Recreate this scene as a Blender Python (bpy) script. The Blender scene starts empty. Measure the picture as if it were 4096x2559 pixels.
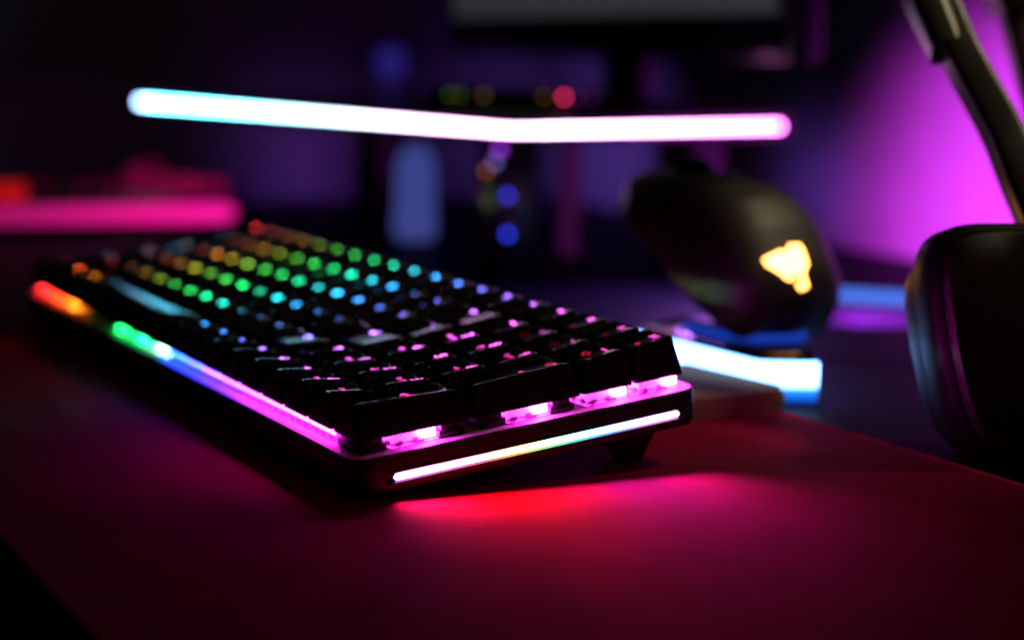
import bpy, bmesh, math, random
from mathutils import Vector, Matrix
random.seed(7)
SC = bpy.context.scene
COL = SC.collection
MM = 0.001
R = math.radians

# ------------------------------------------------------------------ camera, world, lights, exposure
cam_d = bpy.data.cameras.new('camera')
cam = bpy.data.objects.new('camera', cam_d); COL.objects.link(cam)
cr = Vector((0.4939905, 0.86912549, 0.02437752)); cd = Vector((0.14600032, -0.05527872, -0.98773892)); cf = Vector((-0.85712151, 0.49149277, -0.15419976))
cam.matrix_world = Matrix(((cr.x, -cd.x, -cf.x, 0.8028), (cr.y, -cd.y, -cf.y, -0.20483), (cr.z, -cd.z, -cf.z, 0.1288), (0, 0, 0, 1)))
cam_d.sensor_width = 36; cam_d.lens = 61.118; cam_d.clip_start = 0.01; cam_d.clip_end = 50
cam_d.dof.use_dof = True; cam_d.dof.focus_distance = 0.520; cam_d.dof.aperture_fstop = 4.5
SC.camera = cam
world = bpy.data.worlds.new('World'); SC.world = world; world.use_nodes = True
world.node_tree.nodes['Background'].inputs[0].default_value = (0.35, 0.12, 0.8, 1)
world.node_tree.nodes['Background'].inputs[1].default_value = 0.0012
SC.view_settings.view_transform = 'Standard'; SC.view_settings.look = 'None'
SC.view_settings.exposure = 0; SC.view_settings.gamma = 1; SC.view_settings.use_curve_mapping = False
SC.cycles.use_denoising = True
SC.cycles.max_bounces = 8
SC.cycles.sample_clamp_indirect = 4
SC.cycles.caustics_reflective = False; SC.cycles.caustics_refractive = False

def lamp(name, kind, loc, target, power, color, **kw):
    d = bpy.data.lights.new(name, kind); d.energy = power; d.color = color
    for k, v in kw.items(): setattr(d, k, v)
    o = bpy.data.objects.new(name, d); COL.objects.link(o); o.location = loc
    o.rotation_euler = (Vector(target) - Vector(loc)).to_track_quat('-Z', 'Y').to_euler()
    return o
lamp('warm_desk_lamp', 'SPOT', (0.42, 0.58, 0.62), (0.245, 0.265, 0.07), 9.5, (1.0, 0.80, 0.48), spot_size=R(34), spot_blend=1.0, shadow_soft_size=0.05)
lamp('violet_shelf_light', 'AREA', (-0.40, 0.49, 0.03), (-0.47, 0.60, 0.045), 0.060, (0.30, 0.12, 1.0), size=0.06, spread=R(130))
lamp('desk_reflection_fill', 'AREA', (0.015, 0.385, 0.070), (0.055, 0.305, 0.0), 0.11, (0.42, 0.14, 1.0), size=0.05, spread=R(100))  # lamp added to imitate the wall's reflection on the desk
lamp('violet_back_light', 'AREA', (-0.15, 0.535, 0.018), (-0.16, 0.60, 0.024), 0.016, (0.32, 0.10, 1.0), size=0.08, spread=R(80))
lamp('magenta_wall_light', 'SPOT', (0.15, 0.34, 0.02), (0.078, 0.60, 0.008), 24.0, (0.80, 0.05, 1.0), spot_size=R(73), spot_blend=0.72, shadow_soft_size=0.01)
lamp('violet_room_light', 'AREA', (-0.485, 0.365, 0.018), (-0.56, 0.372, 0.026), 0.014, (0.35, 0.10, 1.0), size=0.06, spread=R(120))
lamp('red_room_light', 'AREA', (1.05, 0.05, 0.60), (0.55, 0.0, 0.0), 0.16, (1.0, 0.30, 0.12), size=0.5)

# ------------------------------------------------------------------ materials
def mat(name, color=(0.5, 0.5, 0.5), rough=0.5, spec=0.5, metal=0.0, emit=None, strength=0.0, noise=0.0, nscale=200.0, bump=0.0, bscale=800.0, coat=0.0, trans=0.0):
    m = bpy.data.materials.new(name); m.use_nodes = True
    nt = m.node_tree; b = nt.nodes['Principled BSDF']
    b.inputs['Base Color'].default_value = (*color, 1); b.inputs['Roughness'].default_value = rough
    b.inputs['Specular IOR Level'].default_value = spec; b.inputs['Metallic'].default_value = metal
    b.inputs['Coat Weight'].default_value = coat; b.inputs['Transmission Weight'].default_value = trans
    if emit: b.inputs['Emission Color'].default_value = (*emit, 1); b.inputs['Emission Strength'].default_value = strength
    if noise or bump:
        tc = nt.nodes.new('ShaderNodeTexCoord')
    if noise:
        n = nt.nodes.new('ShaderNodeTexNoise'); n.inputs['Scale'].default_value = nscale; n.inputs['Detail'].default_value = 6
        nt.links.new(tc.outputs['Object'], n.inputs['Vector'])
        mr = nt.nodes.new('ShaderNodeMapRange'); mr.inputs['To Min'].default_value = max(0.02, rough - noise); mr.inputs['To Max'].default_value = min(1, rough + noise)
        nt.links.new(n.outputs['Fac'], mr.inputs['Value']); nt.links.new(mr.outputs[0], b.inputs['Roughness'])
        mx = nt.nodes.new('ShaderNodeMix'); mx.data_type = 'RGBA'
        mx.inputs['A'].default_value = (*[c * 0.72 for c in color], 1); mx.inputs['B'].default_value = (*[min(1, c * 1.3) for c in color], 1)
        nt.links.new(n.outputs['Fac'], mx.inputs['Factor']); nt.links.new(mx.outputs['Result'], b.inputs['Base Color'])
    if bump:
        n2 = nt.nodes.new('ShaderNodeTexNoise'); n2.inputs['Scale'].default_value = bscale; n2.inputs['Detail'].default_value = 3
        nt.links.new(tc.outputs['Object'], n2.inputs['Vector'])
        bp = nt.nodes.new('ShaderNodeBump'); bp.inputs['Strength'].default_value = bump; bp.inputs['Distance'].default_value = 0.0004
        nt.links.new(n2.outputs['Fac'], bp.inputs['Height']); nt.links.new(bp.outputs[0], b.inputs['Normal'])
    return m

def emission(name, color, strength):
    m = bpy.data.materials.new(name); m.use_nodes = True; nt = m.node_tree; nt.nodes.clear()
    e = nt.nodes.new('ShaderNodeEmission'); o = nt.nodes.new('ShaderNodeOutputMaterial')
    e.inputs[0].default_value = (*color, 1); e.inputs[1].default_value = strength
    nt.links.new(e.outputs[0], o.inputs[0]); return m

def emission_vcol(name, strength):          # LED strips whose diodes each have a colour of their own
    m = emission(name, (1, 1, 1), strength); nt = m.node_tree
    a = nt.nodes.new('ShaderNodeAttribute'); a.attribute_name = 'led'
    nt.links.new(a.outputs['Color'], nt.nodes['Emission'].inputs[0]); return m

def emission_object(name, strength):        # each legend / diode takes its object's own colour
    m = emission(name, (1, 1, 1), strength); nt = m.node_tree
    a = nt.nodes.new('ShaderNodeObjectInfo')
    nt.links.new(a.outputs['Color'], nt.nodes['Emission'].inputs[0])
    mu = nt.nodes.new('ShaderNodeMath'); mu.operation = 'MULTIPLY'; mu.inputs[1].default_value = strength
    nt.links.new(a.outputs['Alpha'], mu.inputs[0]); nt.links.new(mu.outputs[0], nt.nodes['Emission'].inputs[1]); return m

M = dict(
    case=mat('black_case_plastic', (0.018, 0.017, 0.02), 0.42, noise=0.12, nscale=300, bump=0.15, bscale=4000),
    plate=mat('switch_plate_metal', (0.8, 0.76, 0.8), 0.45, metal=0.0, noise=0.1, nscale=400),
    key=mat('keycap_plastic', (0.010, 0.0098, 0.0092), 0.21, spec=0.38, noise=0.02, nscale=260, bump=0.03, bscale=5000),
    space=mat('polished_spacebar_plastic', (0.010, 0.0098, 0.0092), 0.15, spec=0.9, noise=0.02),
    stab=mat('stabilizer_plastic', (0.012, 0.012, 0.013), 0.4, noise=0.1),
    desk=mat('dark_desk_laminate', (0.009, 0.008, 0.018), 0.55, spec=0.025, noise=0.10, nscale=60),
    floor=mat('dark_floor', (0.02, 0.02, 0.022), 0.8, noise=0.1, nscale=10),
    wall=mat('painted_wall', (0.20, 0.19, 0.21), 0.9, noise=0.05, nscale=20, bump=0.2, bscale=300),
    black=mat('black_plastic', (0.012, 0.012, 0.014), 0.35, noise=0.1),
    gloss=mat('glossy_black_plastic', (0.008, 0.008, 0.010), 0.12, noise=0.05),
    band=mat('satin_headband_leatherette', (0.014, 0.0125, 0.011), 0.36, spec=0.6, noise=0.06, nscale=400, bump=0.15, bscale=1500),
    cup=mat('satin_cup_plastic', (0.010, 0.009, 0.011), 0.48, spec=0.16, noise=0.05),
    arm=mat('satin_black_metal', (0.02, 0.019, 0.018), 0.38, noise=0.08),
    rubber=mat('black_rubber', (0.01, 0.01, 0.01), 0.8, noise=0.1),
    mouse=mat('matte_mouse_plastic', (0.026, 0.0255, 0.023), 0.50, spec=0.5, noise=0.05, nscale=200, bump=0.15, bscale=5000),
    leather=mat('black_leatherette', (0.012, 0.011, 0.011), 0.5, noise=0.12, nscale=500, bump=0.4, bscale=1500),
    olive=mat('olive_foam', (0.20, 0.17, 0.055), 0.8, noise=0.1, nscale=200, bump=0.3),
    pale=mat('pale_blue_ceramic', (0.45, 0.55, 0.80), 0.4, noise=0.06, nscale=40),
    post=mat('magenta_anodised_metal', (0.6, 0.1, 0.45), 0.4, noise=0.08),
    redplastic=mat('red_translucent_plastic', (0.5, 0.01, 0.01), 0.4, emit=(1.0, 0.005, 0.005), strength=0.42, noise=0.05),
    screen=mat('dim_screen', (0.01, 0.01, 0.01), 0.25, emit=(0.9, 0.92, 1.1), strength=0.03, noise=0.02),
    legend=emission_object('backlit_legend', 30.0),
    lens=emission_object('lens_and_glow', 30.0),
    strip=emission_vcol('led_strip', 1.0),
)
# translucent switch housings: clear plastic that lets the diode's light through
def housing_mat():
    m = bpy.data.materials.new('clear_switch_plastic'); m.use_nodes = True; nt = m.node_tree; nt.nodes.clear()
    out = nt.nodes.new('ShaderNodeOutputMaterial'); t = nt.nodes.new('ShaderNodeBsdfTranslucent'); d = nt.nodes.new('ShaderNodeBsdfDiffuse'); g = nt.nodes.new('ShaderNodeBsdfGlossy')
    t.inputs[0].default_value = (0.9, 0.8, 0.88, 1); d.inputs[0].default_value = (0.75, 0.68, 0.72, 1); g.inputs['Roughness'].default_value = 0.15
    n = nt.nodes.new('ShaderNodeTexNoise'); n.inputs['Scale'].default_value = 900; tc = nt.nodes.new('ShaderNodeTexCoord'); nt.links.new(tc.outputs['Object'], n.inputs['Vector'])
    bp = nt.nodes.new('ShaderNodeBump'); bp.inputs['Strength'].default_value = 0.4; bp.inputs['Distance'].default_value = 0.0005
    nt.links.new(n.outputs['Fac'], bp.inputs['Height'])
    for s in (t, d, g): nt.links.new(bp.outputs[0], s.inputs['Normal'])
    a = nt.nodes.new('ShaderNodeMixShader'); a.inputs[0].default_value = 0.35
    nt.links.new(t.outputs[0], a.inputs[1]); nt.links.new(d.outputs[0], a.inputs[2])
    b = nt.nodes.new('ShaderNodeMixShader'); b.inputs[0].default_value = 0.10
    nt.links.new(a.outputs[0], b.inputs[1]); nt.links.new(g.outputs[0], b.inputs[2]); nt.links.new(b.outputs[0], out.inputs[0]); return m
M['housing'] = housing_mat()
# woven cloth of the desk mat
def cloth_mat(name, color):
    m = mat(name, color, 0.9, spec=0.03); nt = m.node_tree; b = nt.nodes['Principled BSDF']
    tc = nt.nodes.new('ShaderNodeTexCoord')
    w1 = nt.nodes.new('ShaderNodeTexWave'); w1.inputs['Scale'].default_value = 900; w1.bands_direction = 'X'; w1.inputs['Distortion'].default_value = 1.5
    w2 = nt.nodes.new('ShaderNodeTexWave'); w2.inputs['Scale'].default_value = 900; w2.bands_direction = 'Y'; w2.inputs['Distortion'].default_value = 1.5
    n = nt.nodes.new('ShaderNodeTexNoise'); n.inputs['Scale'].default_value = 45; n.inputs['Detail'].default_value = 8
    for q in (w1, w2, n): nt.links.new(tc.outputs['Object'], q.inputs['Vector'])
    mu = nt.nodes.new('ShaderNodeMath'); mu.operation = 'MULTIPLY'; nt.links.new(w1.outputs['Fac'], mu.inputs[0]); nt.links.new(w2.outputs['Fac'], mu.inputs[1])
    bp = nt.nodes.new('ShaderNodeBump'); bp.inputs['Strength'].default_value = 0.5; bp.inputs['Distance'].default_value = 0.0003
    nt.links.new(mu.outputs[0], bp.inputs['Height']); nt.links.new(bp.outputs[0], b.inputs['Normal'])
    mx = nt.nodes.new('ShaderNodeMix'); mx.data_type = 'RGBA'
    mx.inputs['A'].default_value = (*[c * 0.75 for c in color], 1); mx.inputs['B'].default_value = (*[c * 1.25 for c in color], 1)
    nt.links.new(n.outputs['Fac'], mx.inputs['Factor']); nt.links.new(mx.outputs['Result'], b.inputs['Base Color'])
    return m
M['mat'] = cloth_mat('burgundy_mat_cloth', (0.35, 0.009, 0.055))
M['stitch'] = cloth_mat('mat_edge_thread', (0.42, 0.07, 0.09))

# ------------------------------------------------------------------ mesh helpers
def empty(name, loc=(0, 0, 0), rot=(0, 0, 0)):
    o = bpy.data.objects.new(name, None); COL.objects.link(o); o.location = loc; o.rotation_euler = rot; o.empty_display_size = 0.02; return o
def tag(o, label=None, cat=None, group=None, kind=None):
    if label: o['label'] = label
    if cat: o['category'] = cat
    if group: o['group'] = group
    if kind: o['kind'] = kind
    return o
def link(name, me, material, parent=None, smooth=True, angle=35):
    if material and not me.materials: me.materials.append(material)
    o = bpy.data.objects.new(name, me); COL.objects.link(o)
    if parent: o.parent = parent
    return o
def finish(bm, name, smooth=True, angle=35):
    bmesh.ops.recalc_face_normals(bm, faces=bm.faces)
    if smooth:
        for f in bm.faces: f.smooth = True
        for e in bm.edges:
            if len(e.link_faces) == 2 and e.calc_face_angle(0) > R(angle): e.smooth = False
    me = bpy.data.meshes.new(name); bm.to_mesh(me); bm.free(); return me
def add_box(bm, c, s, bevel=0.0, seg=2, rz=0.0):
    r = bmesh.ops.create_cube(bm, size=1.0); vs = r['verts']
    mtx = Matrix.Translation(c) @ Matrix.Rotation(rz, 4, 'Z') @ Matrix.Diagonal((*s, 1))
    bmesh.ops.transform(bm, matrix=mtx, verts=vs)
    if bevel:
        es = {e for v in vs for e in v.link_edges}
        bmesh.ops.bevel(bm, geom=list(es), offset=bevel, segments=seg, affect='EDGES', profile=0.5)
def box(name, c, s, material, parent=None, bevel=0.0, seg=2, rz=0.0):
    bm = bmesh.new(); add_box(bm, c, s, bevel, seg, rz); return link(name, finish(bm, name), material, parent)
def add_cyl(bm, p0, p1, r0, r1=None, n=24):
    p0, p1 = Vector(p0), Vector(p1); d = p1 - p0; r1 = r0 if r1 is None else r1
    res = bmesh.ops.create_cone(bm, cap_ends=True, segments=n, radius1=r0, radius2=r1, depth=d.length)
    q = d.to_track_quat('Z', 'Y').to_matrix().to_4x4()
    bmesh.ops.transform(bm, matrix=Matrix.Translation((p0 + p1) / 2) @ q, verts=res['verts'])
def cyl(name, p0, p1, r0, material, parent=None, r1=None, n=24):
    bm = bmesh.new(); add_cyl(bm, p0, p1, r0, r1, n); return link(name, finish(bm, name), material, parent)
def rrect(hx, hy, r, n=5):
    r = min(r, hx * 0.999, hy * 0.999); pts = []
    for cx, cy, a0 in ((hx - r, hy - r, 0), (-hx + r, hy - r, 90), (-hx + r, -hy + r, 180), (hx - r, -hy + r, 270)):
        for k in range(n + 1):
            a = R(a0 + 90 * k / n); pts.append((cx + r * math.cos(a), cy + r * math.sin(a)))
    return pts
def loft(bm, rings, cap0=True, cap1=True):
    vs = [[bm.verts.new(p) for p in ring] for ring in rings]; n = len(vs[0])
    for a, b in zip(vs, vs[1:]):
        for i in range(n): bm.faces.new((a[i], a[(i + 1) % n], b[(i + 1) % n], b[i]))
    if cap0: bm.faces.new(list(reversed(vs[0])))
    if cap1: bm.faces.new(vs[-1])
    return vs
def prism(name, poly, z0, z1, material, parent=None, bevel=0.0, seg=3):
    bm = bmesh.new(); vs = loft(bm, [[(x, y, z0) for x, y in poly], [(x, y, z1) for x, y in poly]])
    if bevel:
        es = [e for e in bm.edges if abs(e.verts[0].co.z - e.verts[1].co.z) < 1e-6]
        bmesh.ops.bevel(bm, geom=es, offset=bevel, segments=seg, affect='EDGES', profile=0.5)
    return link(name, finish(bm, name), material, parent)
def round_poly(poly, r, n=6):
    out = []
    for i, p in enumerate(poly):
        p = Vector(p); a = Vector(poly[i - 1]) - p; b = Vector(poly[(i + 1) % len(poly)]) - p
        d = min(r, a.length * 0.45, b.length * 0.45); s = p + a.normalized() * d; e = p + b.normalized() * d
        for k in range(n + 1):
            t = k / n; q = s * (1 - t) ** 2 + p * 2 * t * (1 - t) + e * t * t; out.append((q.x, q.y))
    return out
def sweep(bm, pts, section, up):                    # section: list of (side, up) offsets; constant or function of t
    pts = [Vector(p) for p in pts]; rings = []
    for i, p in enumerate(pts):
        t = (pts[min(i + 1, len(pts) - 1)] - pts[max(i - 1, 0)]).normalized()
        s = t.cross(Vector(up)).normalized(); u = s.cross(t).normalized()
        sec = section(i / (len(pts) - 1)) if callable(section) else section
        rings.append([p + s * a + u * b for a, b in sec])
    loft(bm, rings)
def smooth_curve(pts, n):
    P = [Vector(p) for p in pts]; P = [P[0] * 2 - P[1]] + P + [P[-1] * 2 - P[-2]]; out = []
    for i in range(1, len(P) - 2):
        for k in range(n):
            t = k / n; a, b, c, d = P[i - 1:i + 3]
            out.append(0.5 * ((2 * b) + (c - a) * t + (2 * a - 5 * b + 4 * c - d) * t * t + (3 * b - a - 3 * c + d) * t ** 3))
    out.append(P[-2]); return out
def lerp_table(tab, x):
    if x <= tab[0][0]: return tab[0][1]
    for (x0, c0), (x1, c1) in zip(tab, tab[1:]):
        if x <= x1:
            t = (x - x0) / (x1 - x0); return tuple(a * (1 - t) + b * t for a, b in zip(c0, c1))
    return tab[-1][1]

# ------------------------------------------------------------------ setting
tag(box('floor', (0.2, 0.3, -0.755), (4, 4, 0.05), M['floor']), 'dark floor far below the desk', 'floor', kind='structure')
tag(box('back_wall', (0.55, 0.625, 0.45), (2.3, 0.05, 2.4), M['wall']), 'painted wall behind the desk washed by magenta light', 'wall', kind='structure')
tag(box('side_wall', (-0.585, -0.2, 0.45), (0.05, 1.6, 2.4), M['wall']), 'painted wall at the far end of the desk in violet gloom', 'wall', kind='structure')
desk = empty('desk', (0, 0, -0.0025)); tag(desk, 'dark glossy desk carrying the burgundy mat and the keyboard', 'desk')
box('desk_top', (0.16, 0.247, -0.0135), (1.44, 0.70, 0.027), M['desk'], desk, 0.002)
for x in (-0.50, 0.82):
    for y in (-0.05, 0.55): box('leg', (x, y, -0.379), (0.05, 0.05, 0.70), M['black'], desk, 0.002)

# desk mat: cloth sheet with a stitched edge
mroot = empty('desk_mat', (0, 0, -0.0025)); tag(mroot, 'burgundy cloth desk mat with stitched edge under the glowing keyboard', 'desk mat')
mp = round_poly([(0.045, -0.1005), (0.74, -0.1005), (0.74, 0.1915), (0.045, 0.1915)], 0.012)
prism('cloth', mp, 0.0002, 0.0025, M['mat'], mroot, 0.0006)
bm = bmesh.new()
perim = [Vector((x, y, 0.0017)) for x, y in mp]
nP = len(perim); rings = []
for i, p in enumerate(perim):
    t = (perim[(i + 1) % nP] - perim[i - 1]).normalized(); nrm = Vector((t.y, -t.x, 0))
    rings.append([bm.verts.new(p + nrm * (0.0012 * math.cos(a)) + Vector((0, 0, 0.0014 * math.sin(a)))) for a in [2 * math.pi * k / 8 for k in range(8)]])
for i in range(nP):
    a, b = rings[i], rings[(i + 1) % nP]
    for k in range(8): bm.faces.new((a[k], a[(k + 1) % 8], b[(k + 1) % 8], b[k]))
link('stitched_edge', finish(bm, 'stitched_edge'), M['stitch'], mroot)

# ------------------------------------------------------------------ keyboard (local millimetres: x along its length, y to its back, z up from the plate)
U = 19.05; L = 19 * U; ZP = 12.5
kb = empty('keyboard', (0, 0, 0), (R(6.1), 0, 0))
tag(kb, 'black mechanical keyboard with rainbow backlit keys raised on its rear feet', 'keyboard')
def P(x, y, z): return (x * MM, y * MM, (z + ZP) * MM)
def kbmesh(name, rings, material, parent=kb, bevel=0, cap0=True, cap1=True):
    bm = bmesh.new(); loft(bm, [[P(*v) for v in r] for r in rings], cap0, cap1); return link(name, finish(bm, name), material, parent)
cx, cy = L / 2, 3 * U
def ring(grow, z, rad): return [(cx + x, cy + y, z) for x, y in rrect(L / 2 + 3.2 + grow, 3 * U + 2.8 + grow, rad)]
# case: a tray with rounded bottom edge; its rim stands 0.4 mm proud of the plate
kbmesh('case', [ring(-3.5, -12.4, 3), ring(-1.0, -11.6, 5), ring(-0.2, -10.2, 6), ring(0, -8.5, 6), ring(0, -0.35, 6), ring(-0.12, -0.08, 5.9), ring(-0.3, -0.04, 5.7), ring(-0.42, -0.25, 5.6), ring(-0.45, -2.5, 5.6)], M['case'])
kbmesh('switch_plate', [ring(-0.48, -1.5, 5.5), ring(-0.48, -0.08, 5.5), ring(-0.62, -0.03, 5.4)], M['plate'])
# side light bar set in the short end
BARC = [(0, (1.1, .35, 1.5)), (.12, (1.5, .3, 1.1)), (.30, (1.6, .22, .45)), (.40, (1.5, .75, .12)), (.50, (.45, 1.3, .3)), (.60, (.2, 1.25, .9)), (.70, (.2, .8, 1.6)), (.80, (.5, .45, 1.6)), (.90, (1.3, .4, 1.3)), (1, (1.3, .3, 1.0))]
def led_bar(name, pts_fn, n, material, parent, table, gain):
    bm = bmesh.new(); rings = [pts_fn(i / n) for i in range(n + 1)]; loft(bm, rings); me = finish(bm, name)
    at = me.color_attributes.new('led', 'FLOAT_COLOR', 'POINT'); k = len(rings[0])
    for i in range(n + 1):
        c = lerp_table(table, i / n)
        for j in range(k): at.data[i * k + j].color = (c[0] * gain, c[1] * gain, c[2] * gain, 1)
    return link(name, me, material, parent)
def barring(t):
    y = 9.0 + 99.6 * t; d = min(t, 1 - t) * 99.6; r = 1.0 if d >= 1 else max(0.05, math.sqrt(max(0, 1 - (1 - d) ** 2)))
    return [P(L + 3.2 + 0.25 * max(0, math.cos(a)) - 0.4 * (math.cos(a) < -0.1), y, -6.95 + r * math.sin(a)) for a in [2 * math.pi * k / 12 for k in range(12)]]
led_bar('light_bar', barring, 160, M['strip'], kb, BARC, 9.0)
bm = bmesh.new()                              # the bar sits in a shallow channel: a lip below it and a fillet above
add_box(bm, P(L + 3.9, 58.8, -8.6), (1.8 * MM, 104 * MM, 1.0 * MM), .0003, 2)
add_box(bm, P(L + 3.3, 58.8, -5.35), (1.0 * MM, 104 * MM, 0.8 * MM), .0003, 2)
link('bar_channel', finish(bm, 'bar_channel'), M['case'], kb)
for i, (y, c, e) in enumerate(((14, (1, .06, .36), .9), (25, (1, .03, .12), 1.2), (38, (1, .01, .02), 1.5), (52, (1, .03, .10), 1.1), (66, (.9, .06, .40), .9), (80, (.65, .06, 1.1), 1.0), (94, (.8, .06, 1.0), 1.0), (106, (.9, .06, .8), .8))):  # lamps added to strengthen the bar's glow on the mat
    d = bpy.data.lights.new('added_mat_glow', 'AREA'); d.shape = 'RECTANGLE'; d.size = .012; d.size_y = .004; d.energy = .0053 * e; d.color = c; d.spread = R(80)
    o = bpy.data.objects.new('added_mat_glow', d); COL.objects.link(o); o.parent = kb; o.location = P(L + 5.0, y, -8.6)
    z = -Vector((math.cos(R(25)), 0, -math.sin(R(25)))); x = Vector((0, 1, 0)); yv = z.cross(x)
    o.rotation_euler = Matrix((x, yv, z)).transposed().to_euler()
# rear feet and front rubber pads
for x in (L - 12, 22):
    kbmesh('foot', [[(x + sx * 4, 98.3 + sy * h, z) for sx, sy in ((-1, -1), (1, -1), (1, 1), (-1, 1))] for z, h in ((-23.3, 2.6), (-21.5, 3.6), (-16.0, 7.6), (-12.2, 10.0))], M['rubber'])
for x in (L - 20, 20): kbmesh('rubber_pad', [[(x + dx, 8 + dy, z) for dx, dy in rrect(9, 3, 2)] for z in (-13.0, -12.3)], M['rubber'])

HUE = [(0, (1.0, .015, .02)), (1.2, (1.0, .03, .01)), (2.4, (.95, .16, .01)), (3.6, (.75, .36, .02)), (4.6, (.36, .55, .02)), (5.6, (.08, .7, .05)), (7.2, (.01, .85, .14)), (8.4, (.01, .8, .42)), (9.4, (.02, .65, .8)), (10.6, (.03, .32, 1.0)), (12, (.07, .18, 1.0)), (13.4, (.28, .13, 1.0)), (14.6, (.60, .12, 1.0)), (16, (.95, .11, .9)), (17.5, (1.0, .07, .62)), (19, (1.0, .04, .45))]
PLATEHUE = [(0, (1.0, .01, .03)), (2.0, (1.0, .06, .01)), (3.6, (1.0, .28, .01)), (5.0, (.3, .6, .03)), (6.6, (.01, .9, .10)), (9.6, (.01, .9, .25)), (10.4, (.008, .045, 1.0)), (12.0, (.03, .026, 1.0)), (13.8, (.22, .022, 1.0)), (15.2, (.75, .024, .95)), (17, (1.0, .026, .80)), (19, (1.0, .03, .75))]

_txt = {}
def text_polys(s):
    if s not in _txt:
        c = bpy.data.curves.new('t', 'FONT'); c.body = s; c.align_x = 'CENTER'; c.space_line = 0.8; c.resolution_u = 3
        o = bpy.data.objects.new('t', c); COL.objects.link(o); bpy.context.view_layer.update()
        me = bpy.data.meshes.new_from_object(o.evaluated_get(bpy.context.evaluated_depsgraph_get()))
        vs = [(v.co.x, v.co.y) for v in me.vertices]; fs = [tuple(p.vertices) for p in me.polygons]
        bpy.data.objects.remove(o); bpy.data.curves.remove(c); bpy.data.meshes.remove(me)
        x0 = min(v[0] for v in vs); x1 = max(v[0] for v in vs); y0 = min(v[1] for v in vs); y1 = max(v[1] for v in vs)
        _txt[s] = ([(x - (x0 + x1) / 2, y - (y0 + y1) / 2) for x, y in vs], fs, x1 - x0, y1 - y0)
    return _txt[s]
def bars(segs, w=0.14):                      # icon strokes as quads
    vs, fs = [], []
    for (x0, y0), (x1, y1) in segs:
        d = Vector((x1 - x0, y1 - y0)); d = d.normalized() if d.length else Vector((1, 0)); n = Vector((-d.y, d.x)) * w / 2; e = d * w / 2
        a = Vector((x0, y0)) - e; b = Vector((x1, y1)) + e; k = len(vs)
        vs += [tuple(a + n), tuple(a - n), tuple(b - n), tuple(b + n)]; fs.append((k, k + 1, k + 2, k + 3))
    return vs, fs
ICON = {
    'left': bars([((.5, 0), (-.5, 0)), ((-.5, 0), (-.12, .32)), ((-.5, 0), (-.12, -.32))]),
    'right': bars([((-.5, 0), (.5, 0)), ((.5, 0), (.12, .32)), ((.5, 0), (.12, -.32))]),
    'up': bars([((0, -.5), (0, .5)), ((0, .5), (.32, .12)), ((0, .5), (-.32, .12))]),
    'down': bars([((0, .5), (0, -.5)), ((0, -.5), (.32, -.12)), ((0, -.5), (-.32, -.12))]),
    'enter': bars([((.5, .5), (.5, -.15)), ((.5, -.15), (-.5, -.15)), ((-.5, -.15), (-.15, .2)), ((-.5, -.15), (-.15, -.5))], 0.16),
    'win': bars([((-.25, .25), (-.2, .25)), ((.25, .25), (.3, .25)), ((-.25, -.25), (-.2, -.25)), ((.25, -.25), (.3, -.25))], .4),
    'dot': ([(.5 * math.cos(2 * math.pi * k / 12), .5 * math.sin(2 * math.pi * k / 12)) for k in range(12)], [tuple(range(12))]),
    'minus': bars([((-.5, 0), (.5, 0))], .2),
    'gear': bars([((-.5, .1), (0, .5)), ((0, .5), (.5, .1)), ((-.5, .1), (-.1, -.5)), ((.5, .1), (.1, -.3)), ((-.2, 0), (.3, .1)), ((-.1, -.2), (.2, -.45))], .1),
    'media': bars([((-.5, -.4), (-.5, .4)), ((-.5, .4), (-.1, 0)), ((-.1, 0), (-.5, -.4)), ((.1, -.4), (.1, .4)), ((.4, -.4), (.4, .4))], .13),
}
def legend(item, height, x, y, topf, parent, color, alpha):
    if item in ICON: vs, fs = ICON[item]; s = height
    else: vs, fs, w, h = text_polys(item); s = height / h if len(item) == 1 and item.isalnum() else height
    bm = bmesh.new(); V = [bm.verts.new(P(x + a * s, y + b * s, topf(x + a * s, y + b * s) + 0.09)) for a, b in vs]
    for f in fs:
        try: bm.faces.new([V[i] for i in f])
        except ValueError: pass
    for f in bm.faces: f.smooth = False
    me = bpy.data.meshes.new('legend'); bm.to_mesh(me); bm.free()
    o = link('legend', me, M['legend'], parent); o.color = (*color, alpha); return o

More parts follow.
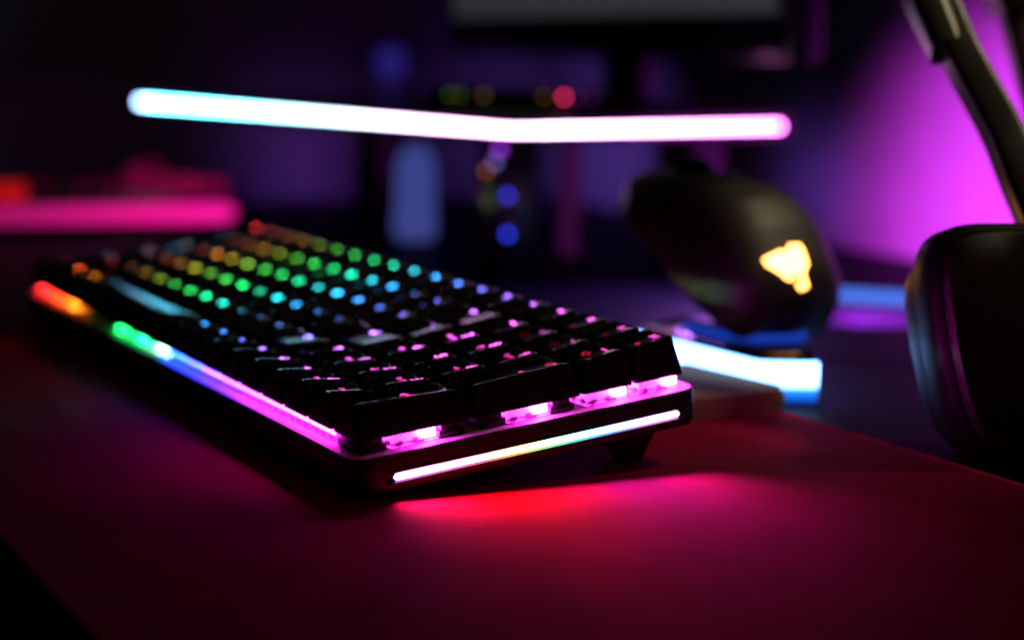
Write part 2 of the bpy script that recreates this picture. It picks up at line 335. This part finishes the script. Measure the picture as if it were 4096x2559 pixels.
TOP = {0: (15.2, 13.0), 1: (14.2, 13.2), 2: (13.6, 14.0), 3: (13.6, 14.8), 4: (14.2, 15.9), 5: (15.2, 16.9)}   # front / back height of each row's cap tops
def keycap(u0, u1, row, rows=1, convex=False):
    x0, x1 = u0 * U + 0.45, u1 * U - 0.45; y0, y1 = row * U + 0.45, (row + rows) * U - 0.45
    mx, my, hx, hy = (x0 + x1) / 2, (y0 + y1) / 2, (x1 - x0) / 2, (y1 - y0) / 2
    zf = TOP[row][0]; zb = TOP[row + rows - 1][1]
    ix, iyf, iyb = 2.5, 2.3, 2.0
    tx, ty0, ty1 = hx - ix, y0 + iyf, y1 - iyb; tmy, thy = (ty0 + ty1) / 2, (ty1 - ty0) / 2
    jit = random.uniform(-.12, .12); tilt = random.uniform(-.012, .012); tiltx = random.uniform(-.012, .012)
    def base(x, y): return zf + (zb - zf) * (y - ty0) / (ty1 - ty0) + jit + tilt * (y - tmy) + tiltx * (x - mx)
    def top(x, y):
        q = max(-1, min(1, (x - mx) / tx)); v = max(-1, min(1, (y - tmy) / thy))
        if convex: return base(x, y) + 0.7 * (1 - v * v) - 0.2
        return base(x, y) - (1.15 if hx < 11 else 1.35) * (1 - q * q)
    rings = []
    nsx, nsy = (8 if hx < 12 else 16 if hx < 30 else 40), (8 if hy < 12 else 14)
    def rr(fx, fy0, fy1, rad):
        q = rrect(fx, (fy1 - fy0) / 2, rad, 4); out = []
        for i, (a, b) in enumerate(q):
            out.append((a, b))
            if i % 5 == 4:                      # straight side: subdivide so that the dish stays smooth
                c, d = q[(i + 1) % len(q)]; ns = nsx if abs(c - a) > abs(d - b) else nsy
                out += [(a + (c - a) * k / ns, b + (d - b) * k / ns) for k in range(1, ns)]
        return [(mx + a, (fy0 + fy1) / 2 + b) for a, b in out]
    rings.append([(x, y, base(x, y) - 2.6) for x, y in rr(tx - 0.6, ty0 + .6, ty1 - .6, 1)])       # inner ceiling of the hollow cap
    rings.append([(x, y, 4.25) for x, y in rr(hx - 1.2, y0 + 1.2, y1 - 1.2, .8)])
    rings.append([(x, y, 4.2) for x, y in rr(hx, y0, y1, 1.3)])
    rings.append([(x, y, 5.4) for x, y in rr(hx - .12, y0 + .12, y1 - .12, 1.3)])
    rings.append([(x, y, base(x, y) - 1.0) for x, y in rr(tx + .32, ty0 - .32, ty1 + .32, 1.9)])
    rings.append([(x, y, top(x, y) - 0.35) for x, y in rr(tx + .1, ty0 - .1, ty1 + .1, 1.9)])
    rings.append([(x, y, top(x, y) - 0.08) for x, y in rr(tx - .2, ty0 + .2, ty1 - .2, 1.7)])
    bm = bmesh.new(); vs = loft(bm, [[P(*v) for v in r] for r in rings], True, False)
    last = vs[-1]
    for s in (.85, .65, .45, .25, .1):
        nw = []
        for x, y in rr(tx - .2, ty0 + .2, ty1 - .2, 1.7):
            X, Y = mx + (x - mx) * s, tmy + (y - tmy) * s; nw.append(bm.verts.new(P(X, Y, top(X, Y))))
        n = len(nw)
        for i in range(n): bm.faces.new((last[i], last[(i + 1) % n], nw[(i + 1) % n], nw[i]))
        last = nw
    bm.faces.new(last)
    return link('keycap', finish(bm, 'keycap', angle=50), M['space'] if convex else M['key'], kb), top, (mx, my)

rowdefs = {
    5: [(1, t) for t in ('Esc', 'F1', 'F2', 'F3', 'F4', 'F5', 'F6', 'F7', 'F8', 'F9', 'F10', 'F11', 'F12', 'Prt\nSc', 'Ins', 'Del', 'Pg\nUp', 'Pg\nDn', 'media')],
    4: [(1, t) for t in '`1234567890-='] + [(2, 'left'), (1, 'Num'), (1, '/'), (1, '*'), (1, 'minus')],
    3: [(1.5, 'Tab')] + [(1, t) for t in 'QWERTYUIOP[]'] + [(1.5, '\\'), (1, '7'), (1, '8'), (1, '9')],
    2: [(1.75, 'Caps')] + [(1, t) for t in "ASDFGHJKL;'"] + [(2.25, 'enter'), (1, '4'), (1, '5'), (1, '6')],
    1: [(2.25, 'Shift')] + [(1, t) for t in 'ZXCVBNM,./'] + [(1.75, 'up'), (1, 'up'), (1, '1'), (1, '2'), (1, '3')],
    0: [(1.25, 'Ctrl'), (1.25, 'win'), (1.25, 'Alt'), (6.25, 'space'), (1, 'Alt'), (1, 'Fn'), (1, 'Ctrl'), (1, 'left'), (1, 'down'), (1, 'right'), (1, '0'), (1, '.')],
}
SECOND = {(3, '7'): 'Home', (3, '8'): 'up', (3, '9'): 'PgUp', (2, '4'): 'left', (2, '6'): 'right', (1, '1'): 'End', (1, '2'): 'down', (1, '3'): 'PgDn', (0, '0'): 'Ins', (0, '.'): 'Del'}
def hue(u, near=1.0): return lerp_table(HUE, u)
def gain(u): return 1.0 if u < 10 else max(.11, 1.0 - (u - 10) * 0.12)
for row in (5, 4, 3, 2, 1, 0):
    u = 0.0
    for w, item in rowdefs[row]:
        cap, top, (mx, my) = keycap(u, u + w, row, 1, item == 'space'); uc = u + w / 2; col = hue(uc); g = gain(uc) * random.uniform(.8, 1.15) * (1.6 if (row == 5 and u == 0) else 1 if row == 0 else lerp_table([(0, (.28,)), (3.5, (.42,)), (7, (1.0,))], uc)[0])
        if row in (1, 2, 3, 4) and uc < 3: g *= 0.5
        if item != 'space':
            dy = 4.6 if row else 4.2
            if item in ICON: legend(item, 2.8, mx, my + dy, top, cap, col, g)
            elif len(item) == 1: legend(item, (4.1 if u >= 15 else 2.7) if item.isalnum() else 2.3, mx + (2 if (row, item) in SECOND else 0), my + dy, top, cap, col, g)
            else: legend(item, 1.9 if len(item) < 4 else 1.6, mx, my + dy, top, cap, col, g * 1.3)
            sc = SECOND.get((row, item))
            if sc: legend(sc, 2.5, mx - 0.6, my + dy - 4.2, top, cap, tuple(a * b for a, b in zip(col, (.9, .6, .7))), g * .6)
            elif row == 4 and u >= 15 and item in '*minus/': legend('gear', 3.2, mx - 2, my - 1.0, top, cap, (1, .02, .08), .018 if item == 'minus' else .0025)
            elif row == 5 and u >= 16: legend('dot', 1.8, mx + 1, my - 2.6, top, cap, (1, .01, .05), .035 if u > 17.5 else .006)
            elif row == 4 and 1 <= u < 13 and len(item) == 1: legend('!@#$%^&*()_+'[int(u) - 1], 2.2, mx, my - 1.5, top, cap, col, g * .12)
        u += w
for item, row, hy_, ic in (('enter', 0, 0, None), ('+', 2, 0, 'gear')):
    cap, top, (mx, my) = keycap(18, 19, row, 2)
    if item == 'enter': legend('enter', 3.6, mx + .4, my + 2, top, cap, (1, .04, .36), .08)
    else:
        legend('+', 4.2, mx + 1, my + 2.3, top, cap, (1, .06, .42), .06); legend('gear', 3.6, mx + 1, my + 13, top, cap, (1, .02, .10), .03)

# switches that show below the caps of the outer rows: clear housing > led lens
def switch(x, y, color, strength, front=False):
    def sq(hx, hy, z, dy=0): return [(x + a, y + dy + b, z) for a, b in rrect(hx, hy, .8, 3)]
    bm = bmesh.new()
    loft(bm, [[P(*v) for v in r] for r in (sq(7.8, 7.8, .05), sq(7.8, 7.8, 1.0), sq(7.2, 7.2, 1.1), sq(7.0, 7.0, 1.9), sq(6.0, 5.6, 6.2), sq(5.6, 5.2, 6.6))])
    for dx in (-5.2, 0, 5.2):
        add_box(bm, P(x + dx, y - 7.6, 1.2), (2.2 * MM, .8 * MM, 1.6 * MM), .0002, 1)
        add_box(bm, P(x + dx, y + 7.6, 1.2), (2.2 * MM, .8 * MM, 1.6 * MM), .0002, 1)
    for dy, dz, w_, h_ in ((-4.6, 1.0, 2.0, 1.2), (1.4, 1.1, 3.4, 1.4)):
        for s_ in (1, -1): add_box(bm, P(x + s_ * 7.1, y + dy, dz), (1.2 * MM, w_ * MM, h_ * MM), .0002, 1)
    h = link('switch', finish(bm, 'switch'), M['housing'], kb)
    bm = bmesh.new(); add_box(bm, P(x, y + 4.3, 3.0), (14.9 * MM, 6.0 * MM, 4.4 * MM), .0007, 2)
    if front: add_box(bm, P(x, y - 7.7, 2.9), (17.6 * MM, .8 * MM, 1.7 * MM), .0003, 2)  # glow bar added to imitate the lit housing front and its spill
    l = link('lens_and_glow', finish(bm, 'lens_and_glow'), M['lens'], h); l.color = (*color, strength)
    return h
u = 0.0
for w, item in rowdefs[0]:
    uc = u + w / 2
    switch(uc * U, U / 2, lerp_table(PLATEHUE, uc), 6.0 if uc < 10 else 1.0, uc > 10)
    if item == 'space':
        for ux, st in ((8.3, 6.0), (9.55, 9.0)): switch(ux * U, U / 2, (.01, .9, .22) if ux < 9 else (.30, 1, .5), st)  # extra glowing units added; one imitates the stabilizer's hot spot
    u += w
for uy in (1.0, 3.0, 4.5, 5.5): switch(18.5 * U, uy * U, (1.0, .024, .76), 5.0)
# stabilizers of the tall keys and of the space bar
def stab(x, y):
    bm = bmesh.new()
    add_box(bm, P(x, y, 1.2), (16.4 * MM, 8.6 * MM, 2.2 * MM), .0005, 2)
    add_box(bm, P(x, y, 3.6), (15.0 * MM, 6.6 * MM, 4.4 * MM), .0005, 2)
    add_cyl(bm, P(x + 6, y - 1.0, 3.2), P(x + 7.9, y - 1.0, 3.2), .9 * MM, n=12)
    link('stabilizer', finish(bm, 'stabilizer'), M['stab'], kb)
for uy in (1.0, 3.0):
    for s in (-1, 1): stab(18.5 * U, uy * U + s * 12.0 - (1.5 if (uy == 1 and s < 0) else 0))
for ux in (4.15, 5.3, 6.1): stab(ux * U, U / 2)

# ------------------------------------------------------------------ monitor riser with an LED strip along its edge
RA = R(191.8); AX = Vector((math.cos(RA), math.sin(RA), 0)); BX = Vector((math.cos(R(101.8)), math.sin(R(101.8)), 0)); RC = Vector((0.017, 0.243, 0))
def rp(a, b, z=0.0): return RC + AX * a + BX * b + Vector((0, 0, z))
DZ = -0.0025
riser = empty('monitor_riser', rp(0.19, 0.11, DZ)); tag(riser, 'black monitor riser shelf with a glowing white LED strip along its two near edges', 'monitor riser')
rinv = Matrix.Translation(-riser.location)
def world_child(o, root): o.matrix_parent_inverse = Matrix.Translation(-root.location); return o
ins = 0.0015
poly = round_poly([tuple(rp(a, b).xy) for a, b in ((ins, ins), (0.40, ins), (0.40, 0.23), (ins, 0.23))], 0.006)
world_child(prism('shelf', poly, 0.080, 0.093, M['gloss'], riser, 0.0015), riser)
sp = [rp(0.384, 0, 0.0866), rp(0.006, 0, 0.0866), rp(0.0018, 0.0018, 0.0866), rp(0, 0.006, 0.0866), rp(0, 0.2145, 0.0866)]
path = []
for i in range(60): path.append(sp[0].lerp(sp[1], i / 60))
path += [sp[1], sp[1] * .25 + sp[2] * .5 + sp[3] * .25]
for i in range(41): path.append(sp[3].lerp(sp[4], i / 40))
STR = [(0, (.50, .60, 1.25)), (.04, (.28, 1.8, 2.6)), (.14, (.28, 1.8, 2.4)), (.22, (.34, 1.1, 1.4)), (.36, (.62, .85, 1.15)), (.48, (1.05, .60, 1.05)), (.60, (1.15, .55, 1.1)), (.66, (1.15, .75, 1.3)), (.72, (1.15, .55, 1.1)), (.88, (1.15, .32, 1.05)), (1, (1.15, .22, 1.05))]
secs = [(0.0010 * math.cos(a), 0.0020 * math.sin(a)) for a in [2 * math.pi * k / 10 for k in range(10)]]
bm = bmesh.new(); sweep(bm, path, secs, (0, 0, 1)); me = finish(bm, 'light_strip')
at = me.color_attributes.new('led', 'FLOAT_COLOR', 'POINT'); npt = len(path)
for i in range(npt):
    c = lerp_table(STR, i / (npt - 1))
    for j in range(10): at.data[i * 10 + j].color = (c[0] * 14, c[1] * 14, c[2] * 14, 1)
world_child(link('light_strip', me, M['strip'], riser), riser)
for a, b in ((0.05, 0.05), (0.36, 0.19), (0.05, 0.19)):
    if (a, b) == (0.05, 0.05): continue
    q = rp(a, b); world_child(box('leg', (q.x, q.y, 0.0387), (0.03, 0.03, 0.0822), M['black'], riser, 0.002, rz=RA), riser)
q = (-0.0655, 0.2885)
leg = world_child(box('leg', (q[0] - .012, q[1] + .007, 0.0387), (0.024, 0.034, 0.0822), M['black'], riser, 0.003, rz=R(150)), riser)
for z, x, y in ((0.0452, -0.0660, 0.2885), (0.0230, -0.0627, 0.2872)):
    d = cyl('light_dot', (x - .004, y + .0023, z), (x + .0012, y - .0007, z), 0.0016, emission('blue_indicator', (.03, .045, .9), 4.5), leg)
for nm, x, y, z, c, s, r in (('light_dot', -.0742, .2788, .0590, (1, .22, .05), 1.3, .0013), ('light_dot', -.0722, .2830, .0640, (.25, .22, .8), 1.1, .0022), ('light_dot', -.0715, .2856, .0715, (.45, .05, 1.0), 1.6, .0024)):
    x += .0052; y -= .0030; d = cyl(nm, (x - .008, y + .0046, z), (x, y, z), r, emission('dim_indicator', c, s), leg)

# low hub with glowing dots that imitate keyboard reflections, added on the riser
prop = empty('reflection_prop', (-0.0785, 0.3045, 0.093), (0, 0, R(60))); tag(prop, 'added low black hub with tiny glowing dots imitating keyboard reflections on the riser below the monitor', 'prop')
box('body', (0, 0.011, 0.0062), (0.110, 0.022, 0.0120), M['black'], prop, 0.002)
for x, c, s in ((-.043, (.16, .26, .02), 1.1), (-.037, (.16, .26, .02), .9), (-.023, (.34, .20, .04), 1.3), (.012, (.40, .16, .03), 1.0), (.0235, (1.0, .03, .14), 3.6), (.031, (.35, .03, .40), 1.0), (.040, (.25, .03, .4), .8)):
    bm = bmesh.new(); add_cyl(bm, (x, -.0006, 0.0085), (x, 0.001, 0.0085), 0.0013, n=14); link('light_dot', finish(bm, 'i'), emission('reflection_glow', c, s * (2.0 if c[0] > .9 else .9)), prop)

# monitor
mon = empty('monitor', (-0.17, 0.405, 0.093), (0, 0, R(-3))); tag(mon, 'dark monitor with a dim grey screen standing on the riser', 'monitor')
box('frame', (0, 0.012, 0.172), (0.445, 0.022, 0.280), M['black'], mon, 0.003)
box('screen', (0.000, 0.0006, 0.183), (0.418, 0.0012, 0.250), M['screen'], mon)
box('chin', (0, -0.0012, 0.044), (0.436, 0.0024, 0.016), M['gloss'], mon, 0.001)
box('neck', (0.0, 0.030, 0.030), (0.05, 0.012, 0.056), M['black'], mon, 0.003)
box('base', (0.0, 0.010, 0.0022), (0.14, 0.06, 0.004), M['black'], mon, 0.0015)

# violet wall light
vl = empty('wall_light', (-0.5598, 0.445, 0.1135)); tag(vl, 'small round violet light glowing dimly on the wall left of the monitor', 'wall light')
cyl('housing', (0, 0, 0), (0.010, 0, 0), 0.017, M['black'], vl)
cyl('glow_disc', (0.0101, 0, 0), (0.0116, 0, 0), 0.0145, emission('violet_glow', (.035, .022, .30), .5), vl)

# ------------------------------------------------------------------ mouse leaning nose-up on its dock
def camdir(r, u, t): return (cr * r - cd * u - cf * t)
Fd = camdir(-.50, .60, -.62).normalized(); Td = camdir(.50, .42, .74); Td = (Td - Fd * Td.dot(Fd)).normalized(); Yd = Td.cross(Fd)
mouse = empty('mouse'); tag(mouse, 'matte black mouse with a glowing orange emblem propped nose up on its dock', 'mouse')
org = Vector((0.2475, 0.2350, 0.0195)) + Fd * 0.044 + camdir(-.0004, -.0016, 0)
mouse.matrix_world = Matrix(((Fd.x, Yd.x, Td.x, org.x), (Fd.y, Yd.y, Td.y, org.y), (Fd.z, Yd.z, Td.z, org.z), (0, 0, 0, 1)))
def prof(t):      # t 0 rear .. 1 front -> half width, height
    w = lerp_table([(0, (.0215,)), (.03, (.0270,)), (.08, (.0305,)), (.25, (.0330,)), (.42, (.0320,)), (.60, (.0295,)), (.80, (.0300,)), (.86, (.0270,)), (.95, (.0215,)), (1, (.013,))], t)[0]
    h = lerp_table([(0, (.0190,)), (.03, (.0255,)), (.08, (.0310,)), (.25, (.0395,)), (.38, (.042,)), (.52, (.0395,)), (.68, (.0325,)), (.84, (.0245,)), (.95, (.0185,)), (1, (.0135,))], t)[0]
    return w, h
def surf(t, a, off=0.0):
    w, h = prof(t); h *= 1.1; c, s = math.cos(a), math.sin(a)
    if s >= 0: y = w * math.copysign(abs(c) ** .72, c); z = .010 + (h - .010) * s ** .85
    else: y = w * math.copysign(abs(c) ** .4, c) * (0.94 + 0.06 * (1 + s)); z = .010 * (1 - abs(s) ** .6)
    n = Vector((0, c * .8, s)).normalized() * off
    return Vector((-0.053 + 0.101 * t, y, z)) + n
bm = bmesh.new(); ts = [0, .015, .04, .08] + [.12 + .03 * i for i in range(28)] + [.955, .975, .99, 1.0]
loft(bm, [[surf(t, 2 * math.pi * k / 40) for k in range(40)] for t in ts])
link('shell', finish(bm, 'shell', angle=60), M['mouse'], mouse)
def patch(name, t0, t1, a0, a1, off, material, nt=14, na=8):
    bm = bmesh.new(); g = [[bm.verts.new(surf(t0 + (t1 - t0) * i / nt, a0 + (a1 - a0) * j / na, off)) for j in range(na + 1)] for i in range(nt + 1)]
    h = [[bm.verts.new(surf(t0 + (t1 - t0) * i / nt, a0 + (a1 - a0) * j / na, -.0006)) for j in range(na + 1)] for i in range(nt + 1)]
    for i in range(nt):
        for j in range(na):
            bm.faces.new((g[i][j], g[i + 1][j], g[i + 1][j + 1], g[i][j + 1]))
    edge = [(i, 0) for i in range(nt)] + [(nt, j) for j in range(na)] + [(i, na) for i in range(nt, 0, -1)] + [(0, j) for j in range(na, 0, -1)]
    for k in range(len(edge)):
        (i0, j0), (i1, j1) = edge[k], edge[(k + 1) % len(edge)]
        bm.faces.new((g[i0][j0], g[i1][j1], h[i1][j1], h[i0][j0]))
    return link(name, finish(bm, name, angle=50), material, mouse)
patch('button', .60, .985, R(30), R(85), .0011, M['mouse']); patch('button', .60, .985, R(95), R(150), .0011, M['mouse'])
for t in (.50, .64): patch('side_button', t, t + .11, R(152), R(170), .0010, M['mouse'], 6, 4)
wz = surf(.79, R(90)).z
cyl('scroll_wheel', (-0.053 + .101 * .79, -.0035, wz - .0045), (-0.053 + .101 * .79, .0035, wz - .0045), .0105, M['rubber'], mouse)
LG = [(0.124, 61), (0.126, 71), (0.133, 78), (0.122, 83), (0.149, 86), (0.148, 90.5), (0.122, 91), (0.076, 91), (0.052, 89.5), (0.022, 91), (0.018, 87.5), (0.041, 83), (0.042, 77), (0.064, 71), (0.096, 62)]   # three-armed emblem on the rear of the shell: position along the mouse, angle round it
bm = bmesh.new(); V = [bm.verts.new(surf(t, R(a), .0006)) for t, a in LG]
c0 = bm.verts.new(surf(.085, R(80), .0007))
for k in range(len(V)): bm.faces.new((V[k], V[(k + 1) % len(V)], c0))
EMBLEM = link('emblem', finish(bm, 'emblem'), emission('orange_emblem', (1.0, .36, .075), 12.0), mouse)

# dock: low faceted base with a blue-white strip round its lower edge
dock = empty('mouse_dock', (0.248, 0.228, DZ)); tag(dock, 'low black mouse dock with a glowing blue-white light panel round its near faces', 'mouse dock')
DP = [(x - .248, y - .228) for x, y in ((.208, .1945), (.2852, .2005), (.2962, .2210), (.252, .2460), (.215, .262), (.190, .230))]
def scale(poly, s): return [(x * s, y * s) for x, y in poly]
o_ = round_poly(DP, .0015); bm = bmesh.new()
LV = [(.97, .0003, (.005, .06, .5)), (1, .0008, (.005, .07, .55)), (1, .0035, (.01, .20, 1.1)), (1, .0055, (.06, .50, 1.6)), (1, .0075, (1.6, 3.6, 8)), (1, .0150, (2.3, 4.6, 11)), (.985, .0158, (1.2, 3.6, 10))]
loft(bm, [[(x * s_, y * s_, z) for x, y in o_] for s_, z, c in LV]); me = finish(bm, 'light_panel')
at = me.color_attributes.new('led', 'FLOAT_COLOR', 'POINT')
for k, (s_, z, c) in enumerate(LV):
    for q in range(len(o_)): at.data[k * len(o_) + q].color = (*c, 1)
link('light_panel', me, M['strip'], dock)
o_ = round_poly(scale(DP, .985), .004); bm = bmesh.new()
loft(bm, [[(x * s_, y * s_, z) for x, y in o_] for s_, z in ((.97, .0159), (1.0, .0162), (1.0, .0176), (.97, .0186), (.70, .0190))])
link('cover', finish(bm, 'cover'), M['gloss'], dock)
prism('cradle', round_poly([(-.026, -.018), (.010, -.014), (.016, .012), (-.016, .018)], .007), .0190, .0235, M['black'], dock, .001)
bm = bmesh.new(); o_ = round_poly([(-.028, -.020), (.012, -.016), (.018, .014), (-.018, .020)], .007)
loft(bm, [[(x, y, .0191) for x, y in o_], [(x, y, .0212) for x, y in o_]]); link('added_glow_ring', finish(bm, 'added_glow_ring'), emission('dock_spill_glow', (.01, .045, .45), 1.0), dock)  # ring added to imitate dock light on the mouse's underside

# blue strip lying on the desk at the back, olive pad by the keyboard's rear corner
tag(cyl('led_strip_light', (0.052, 0.385, 0.0015), (0.150, 0.478, 0.0015), 0.0032, emission('blue_strip', (.07, .21, .95), 1.15)), 'dim blue light strip lying on the desk beyond the mouse', 'light strip')
pad = prism('foam_pad', round_poly([(0.245, 0.128), (0.313, 0.128), (0.313, 0.197), (0.245, 0.190)], 0.011, 8), 0.0001, 0.0085, M['olive'], None, 0.0035, 4)
tag(pad, 'flat olive foam pad with rounded corner behind the keyboard', 'pad')

# ------------------------------------------------------------------ headset standing on its ear cups
hs = empty('headset', (0.405, 0.215, DZ)); tag(hs, 'black over-ear headset standing on the desk at the right edge of the picture', 'headset')
def hchild(o): o.matrix_parent_inverse = Matrix.Translation(-hs.location); return o
def cup(center, N, hx, hy, depth, face_mat=True):
    N = N.normalized(); Rv = Vector((0, 0, 1)).cross(N).normalized(); Uv = N.cross(Rv)
    def rg(sx, sy, d, rad, dx=0): return [Vector(center) + Rv * (x + dx) + Uv * y + N * d for x, y in egg(sx, sy, rad)]
    def egg(sx, sy, rad):
        out = []
        for k in range(56):
            a = 2 * math.pi * k / 56; c, s = math.cos(a), math.sin(a); e = 2 / 4.2
            x = sx * math.copysign(abs(c) ** e, c); y = sy * math.copysign(abs(s) ** e, s)
            out.append((x * (1 - .10 * max(0, -y / sy) ** 1.5) + .004 * (y / sy) * -1, y))
        return out
    bm = bmesh.new()
    loft(bm, [rg(hx * .80, hy * .80, -depth, 0), rg(hx * .93, hy * .93, -depth * .96, 0), rg(hx, hy, -depth * .75, 0), rg(hx, hy, -depth * .30, 0), rg(hx * .985, hy * .985, -depth * .12, 0), rg(hx * .955, hy * .955, -.001, 0), rg(hx * .93, hy * .93, 0, 0)])
    b = hchild(link('ear_cup', finish(bm, 'ear_cup', angle=40), M['cup'], hs))
    bm = bmesh.new()
    loft(bm, [rg(hx * .915, hy * .915, -.0008, 0), rg(hx * .915, hy * .915, .0012, 0), rg(hx * .88, hy * .88, .0035, 0), rg(hx * .60, hy * .62, .0050, 0), rg(hx * .2, hy * .2, .0056, 0)])
    f = link('face_plate', finish(bm, 'face_plate', angle=50), M['leather'], b)
    bm = bmesh.new(); rgs = []
    for k in range(9):
        a = math.pi * k / 8; rgs.append(rg(hx * (.78 + .05 * math.sin(a)), hy * (.80 + .05 * math.sin(a)), -depth - .009 + .009 * math.cos(a), 0))
    loft(bm, rgs); cu = link('ear_cushion', finish(bm, 'ear_cushion'), M['leather'], b)
cup((0.4065, 0.2195, 0.0385), camdir(.20, .10, .97), .0345, .0405, .020)
cup((0.318, 0.372, 0.0385), -camdir(.20, .10, .97), .040, .0405, .020)
band = smooth_curve([(0.3262, 0.2478, .1315), (0.3080, 0.2515, .152), (.300, .256, .165), (.282, .268, .186), (.264, .288, .202), (.254, .312, .206), (.250, .333, .190), (.2505, .346, .168), (.2545, .3515, .150)], 10)
def rsec(hw, hh, r): return rrect(hw, hh, r, 4)
sideways = camdir(0, 0, 1)
bsh = camdir(-.0002, 0, 0); bm = bmesh.new(); sweep(bm, [p + bsh for p in band], (lambda t: rsec(.0060 + .0014 * min(1, t * 3), .0068 + .0055 * min(1, t * 2.5), .0035)), sideways); hchild(link('headband', finish(bm, 'headband'), M['band'], hs))
arm_shift = camdir(.0045, 0, 0)
arm = smooth_curve([(0.3075, .2518, .1525), (.3175, .2497, .1405), (.3292, .2469, .1285), (.3515, .2449, .1050), (.3665, .2415, .0878), (.3810, .2395, .0690), (.3920, .2360, .0520)], 8); arm = [p + arm_shift for p in arm]
bm = bmesh.new(); sweep(bm, arm, rsec(.0064, .0070, .0025), sideways); hchild(link('slider_arm', finish(bm, 'slider_arm'), M['arm'], hs))
arm2 = smooth_curve([(.2536, .3511, .1544), (.2687, .3544, .1138), (.290, .358, .080), (.310, .364, .050)], 8)
bm = bmesh.new(); sweep(bm, arm2, rsec(.0058, .0060, .0025), sideways); hchild(link('slider_arm', finish(bm, 'slider_arm'), M['arm'], hs))

# ------------------------------------------------------------------ things at the far left and under the riser
dev = empty('media_console', (-0.335, 0.14, DZ), (0, 0, R(83.2))); tag(dev, 'low dark media console with a glowing magenta band under the far end of the riser', 'console')
BAND = [(0, (.16, .004, .05)), (.35, (.34, .005, .11)), (.75, (.70, .006, .22)), (1, (.78, .008, .29))]
bm = bmesh.new(); nb = 30; prof_ = rrect(.0035, .0060, .003, 3)
rings = []
for i in range(nb + 1):
    x = -.12 + .200 * i / nb; k = 1.0 if i not in (0, nb) else .6
    rings.append([(x, -.0005 + a * k, .0155 + b * k) for a, b in prof_])
loft(bm, rings); me = finish(bm, 'light_band'); at = me.color_attributes.new('led', 'FLOAT_COLOR', 'POINT'); k_ = len(prof_)
for i in range(nb + 1):
    c = lerp_table(BAND, i / nb)
    for j in range(k_): at.data[i * k_ + j].color = (*[v * 1.45 for v in c], 1)
box('body', (-.02, .045, .0145), (.205, .088, .0285), M['black'], dev, .004)
link('light_band', me, M['strip'], dev)
box('red_window', (-.083, -.0002, .0305), (.050, .006, .012), M['redplastic'], dev, .001)
for x, y, z, w, h, e in ((.068, .004, .0325, .017, .011, .16), (.051, .004, .0335, .015, .013, .21), (.034, .005, .0340, .016, .015, .17), (.017, .006, .0365, .016, .019, .13), (.001, .008, .0330, .014, .012, .05), (-.018, .010, .0335, .018, .009, .028), (.026, .014, .0465, .020, .007, .06), (-.045, .012, .0340, .020, .009, .02)):
    bm = bmesh.new(); add_box(bm, (x, y, z), (w, .004, h), .0015); link('glow_key', finish(bm, 'glow_key'), emission('dim_magenta', (e, e * .012, e * .24), 1.0), dev)

def lathe(name, prof, material, parent, n=28, bend=0):
    bm = bmesh.new(); loft(bm, [[(r * math.cos(2 * math.pi * k / n) + bend * z * (.06 - z) * 60, r * math.sin(2 * math.pi * k / n), z) for k in range(n)] for r, z in prof]); return link(name, finish(bm, name), material, parent)
bt = empty('lit_bottle', (-0.232, 0.312, DZ)); tag(bt, 'pale blue slim upright bottle with its lit look put in as glow under the riser shelf', 'bottle')
lathe('bottle_body', [(.010, .004), (.0135, .006), (.0145, .012), (.0130, .030), (.0135, .045), (.0115, .058), (.0070, .066)], emission('bottle_glow', (.070, .088, .40), 0.60), bt)  # bottle given its lit look as emission
lathe('base', [(.013, 0), (.014, .001), (.014, .003), (.011, .004)], M['black'], bt)
pt = empty('lit_post', (-0.130, 0.370, DZ)); tag(pt, 'dim magenta upright post with its lit look put in as glow, behind the riser leg', 'upright_post')
cyl('upright_post', (0, 0, .004), (0, 0, .076), .0055, emission('post_glow', (.10, .008, .10), .38), pt)  # light falling on the post is imitated by emission
cyl('base', (0, 0, 0), (0, 0, .004), .012, M['black'], pt)
